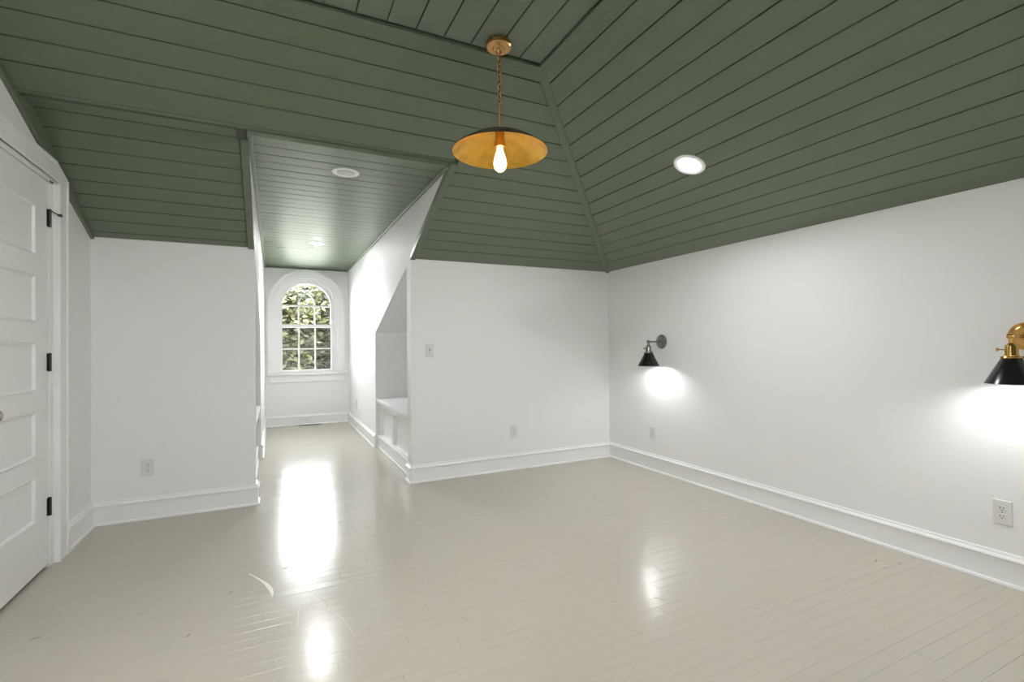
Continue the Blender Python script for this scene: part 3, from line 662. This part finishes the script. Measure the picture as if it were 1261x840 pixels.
# ------------------------------------------------------------------ outlets, switch, floor register
def plate(kind, P, U, Nn, label, cat, group, hw=0.037, hh=0.060):
    P, U, Nn = Vector(P), Vector(U), Vector(Nn); Zv = Vector(Z3)
    o = thing('wall_outlet' if kind == 'outlet' else 'light_switch', P, label, cat, group)
    Oz = (0, 0, 0)
    pl = prism('plate', [(-hw, -hh), (hw, -hh), (hw, hh), (-hw, hh)], Oz, U, Zv, Nn, -0.001, 0.0065, PLATE, o, 0.003)
    if kind == 'outlet':
        for s in (-1, 1):
            pts = []
            for i in range(20):
                a = 2*math.pi*i/20; pts.append((0.0175*math.cos(a), s*0.0195+max(-0.0135, min(0.0135, 0.0175*math.sin(a)))))
            rc = prism('receptacle', pts, Oz, U, Zv, Nn, 0.006, 0.0085, PLATE, o, 0.0008)
            for dx, hgt in ((-0.0065, 0.0055), (0.0065, 0.0045)):
                prism('slot', [(dx-0.0014, s*0.0195+0.004-hgt), (dx+0.0014, s*0.0195+0.004-hgt), (dx+0.0014, s*0.0195+0.004+hgt), (dx-0.0014, s*0.0195+0.004+hgt)], Oz, U, Zv, Nn, 0.008, 0.0089, SLOT, rc)
            prism('ground_hole', [(0.0028*math.cos(i*0.785), s*0.0195-0.0075+0.0028*math.sin(i*0.785)) for i in range(8)], Oz, U, Zv, Nn, 0.008, 0.0089, SLOT, rc)
        prism('screw', [(0.003*math.cos(i*0.785), 0.003*math.sin(i*0.785)) for i in range(8)], Oz, U, Zv, Nn, 0.006, 0.0078, NICKEL, o)
    else:
        prism('toggle_frame', [(-0.006, -0.013), (0.006, -0.013), (0.006, 0.013), (-0.006, 0.013)], Oz, U, Zv, Nn, 0.006, 0.0072, SLOT, o)
        tg = prism('toggle', [(-0.0045, -0.011), (0.0045, -0.011), (0.0045, 0.004), (-0.0045, 0.004)], Oz, U, Zv, Nn, 0.006, 0.018, PLATE, o, 0.002)
        for z in (-0.03, 0.03): prism('screw', [(0.003*math.cos(i*0.785), z+0.003*math.sin(i*0.785)) for i in range(8)], Oz, U, Zv, Nn, 0.006, 0.0076, NICKEL, o)
    return o
G = 'white duplex wall outlets'
plate('outlet', (-0.806, B, 0.362), X3, (0, -1, 0), 'white duplex outlet on the wall between the panel door and dormer', 'outlet', G)
plate('outlet', (2.080, B, 0.366), X3, (0, -1, 0), 'white duplex outlet on the wall with the light switch', 'outlet', G)
plate('outlet', (R, 3.597, 0.350), (0, -1, 0), (-1, 0, 0), 'white duplex outlet below the nickel wall sconce', 'outlet', G)
plate('outlet', (R, 1.118, 0.350), (0, -1, 0), (-1, 0, 0), 'white duplex outlet below the brass wall sconce', 'outlet', G)
plate('outlet', (c2, 7.40, 0.371), (0, -1, 0), (-1, 0, 0), 'white duplex outlet on the dormer side wall near the arched window', 'outlet', G)
plate('switch', (1.249, B, 1.156), X3, (0, -1, 0), 'white toggle light switch beside the dormer corner', 'light switch', None)
reg = thing('floor_register', (0.490, 8.150, 0), 'dark metal floor register set below the arched window', 'floor vent')
bm = bmesh.new()
for a, b in (((-0.165, -0.055), (0.165, -0.043)), ((-0.165, 0.043), (0.165, 0.055)), ((-0.165, -0.055), (-0.150, 0.055)), ((0.150, -0.055), (0.165, 0.055))): add_box(bm, (a[0], a[1], -0.004), (b[0], b[1], 0.005))
link('frame', bm, VENTM, reg)
for i in range(16):
    x = -0.142+i*0.019; box('slat', (x-0.0035, -0.044, -0.003), (x+0.0035, 0.044, 0.003), VENTM, reg)
box('duct', (-0.150, -0.045, -0.005), (0.150, 0.045, 0.0006), SLOT, reg)

# ------------------------------------------------------------------ outside: ground and trees
struct(box('ground_outside', (-60, -50, -4.2), (60, 80, -4.0), BOUNCE_GROUND))
def tree(x, y, label, crown_z, rx, rz, nleaf, mat, size, seed):
    rg = random.Random(seed); o = thing('tree', (x, y, -4), label, 'tree', 'trees outside the window')
    bm = bmesh.new(); tops = []
    hgt = crown_z+4
    add_tube(bm, [(0, 0, -0.1), (0.1, 0.05, hgt*0.35), (0, 0.1, hgt*0.7), (0.15, 0, hgt+rz*0.6)], [0.30, 0.24, 0.18, 0.06], 8)
    for i in range(60):
        z = hgt+rz*rg.uniform(-0.85, 0.6); a = rg.uniform(0, 6.28); rr = rx*rg.uniform(0.5, 0.95)
        e = Vector((rr*math.cos(a), rr*math.sin(a), z+rg.uniform(0.2, 0.9)))
        mid = Vector((e.x*0.5, e.y*0.5, z+rg.uniform(0, 0.2)))
        add_tube(bm, [(0.05, 0.05, z-0.3), mid, e], [0.06, 0.04, 0.012], 5); tops += [e, mid, (e+mid)/2]
    link('trunk', bm, BARK, o, True)
    verts, faces = [], []
    for i in range(nleaf):
        c = Vector(rg.choice(tops)); d = Vector((rg.gauss(0, 1), rg.gauss(0, 1), rg.gauss(0, 0.8)))
        c = c+d*0.45
        u = Vector((rg.gauss(0, 1), rg.gauss(0, 1), rg.gauss(0, 0.5))).normalized(); v = u.cross(Vector((rg.gauss(0, 1), rg.gauss(0, 1), rg.gauss(0, 1)))).normalized(); n = u.cross(v)
        s = size*rg.uniform(0.6, 1.3); k = len(verts)
        verts += [c-u*s*0.5, c+v*s*0.25+n*s*0.06, c+u*s*0.5, c-v*s*0.25+n*s*0.06]; faces += [(k, k+1, k+2), (k, k+2, k+3)]
    me = bpy.data.meshes.new('foliage'); me.from_pydata([tuple(v) for v in verts], [], faces); me.materials.append(mat)
    f = bpy.data.objects.new('foliage', me); COL.objects.link(f); f.parent = o
tree(1.4, 25.0, 'olive and yellow tree filling the view of the arched window', 2.1, 4.0, 2.4, 30000, LEAVES[0], 0.27, 11)
tree(13.0, 27.0, 'yellow green tree standing to the right of the olive tree outside', 0.4, 4.0, 3.0, 12000, LEAVES[2], 0.30, 12)
tree(0.8, 37.0, 'dark tree standing behind the olive tree outside the window', 2.6, 5.0, 2.6, 16000, LEAVES[1], 0.42, 13)
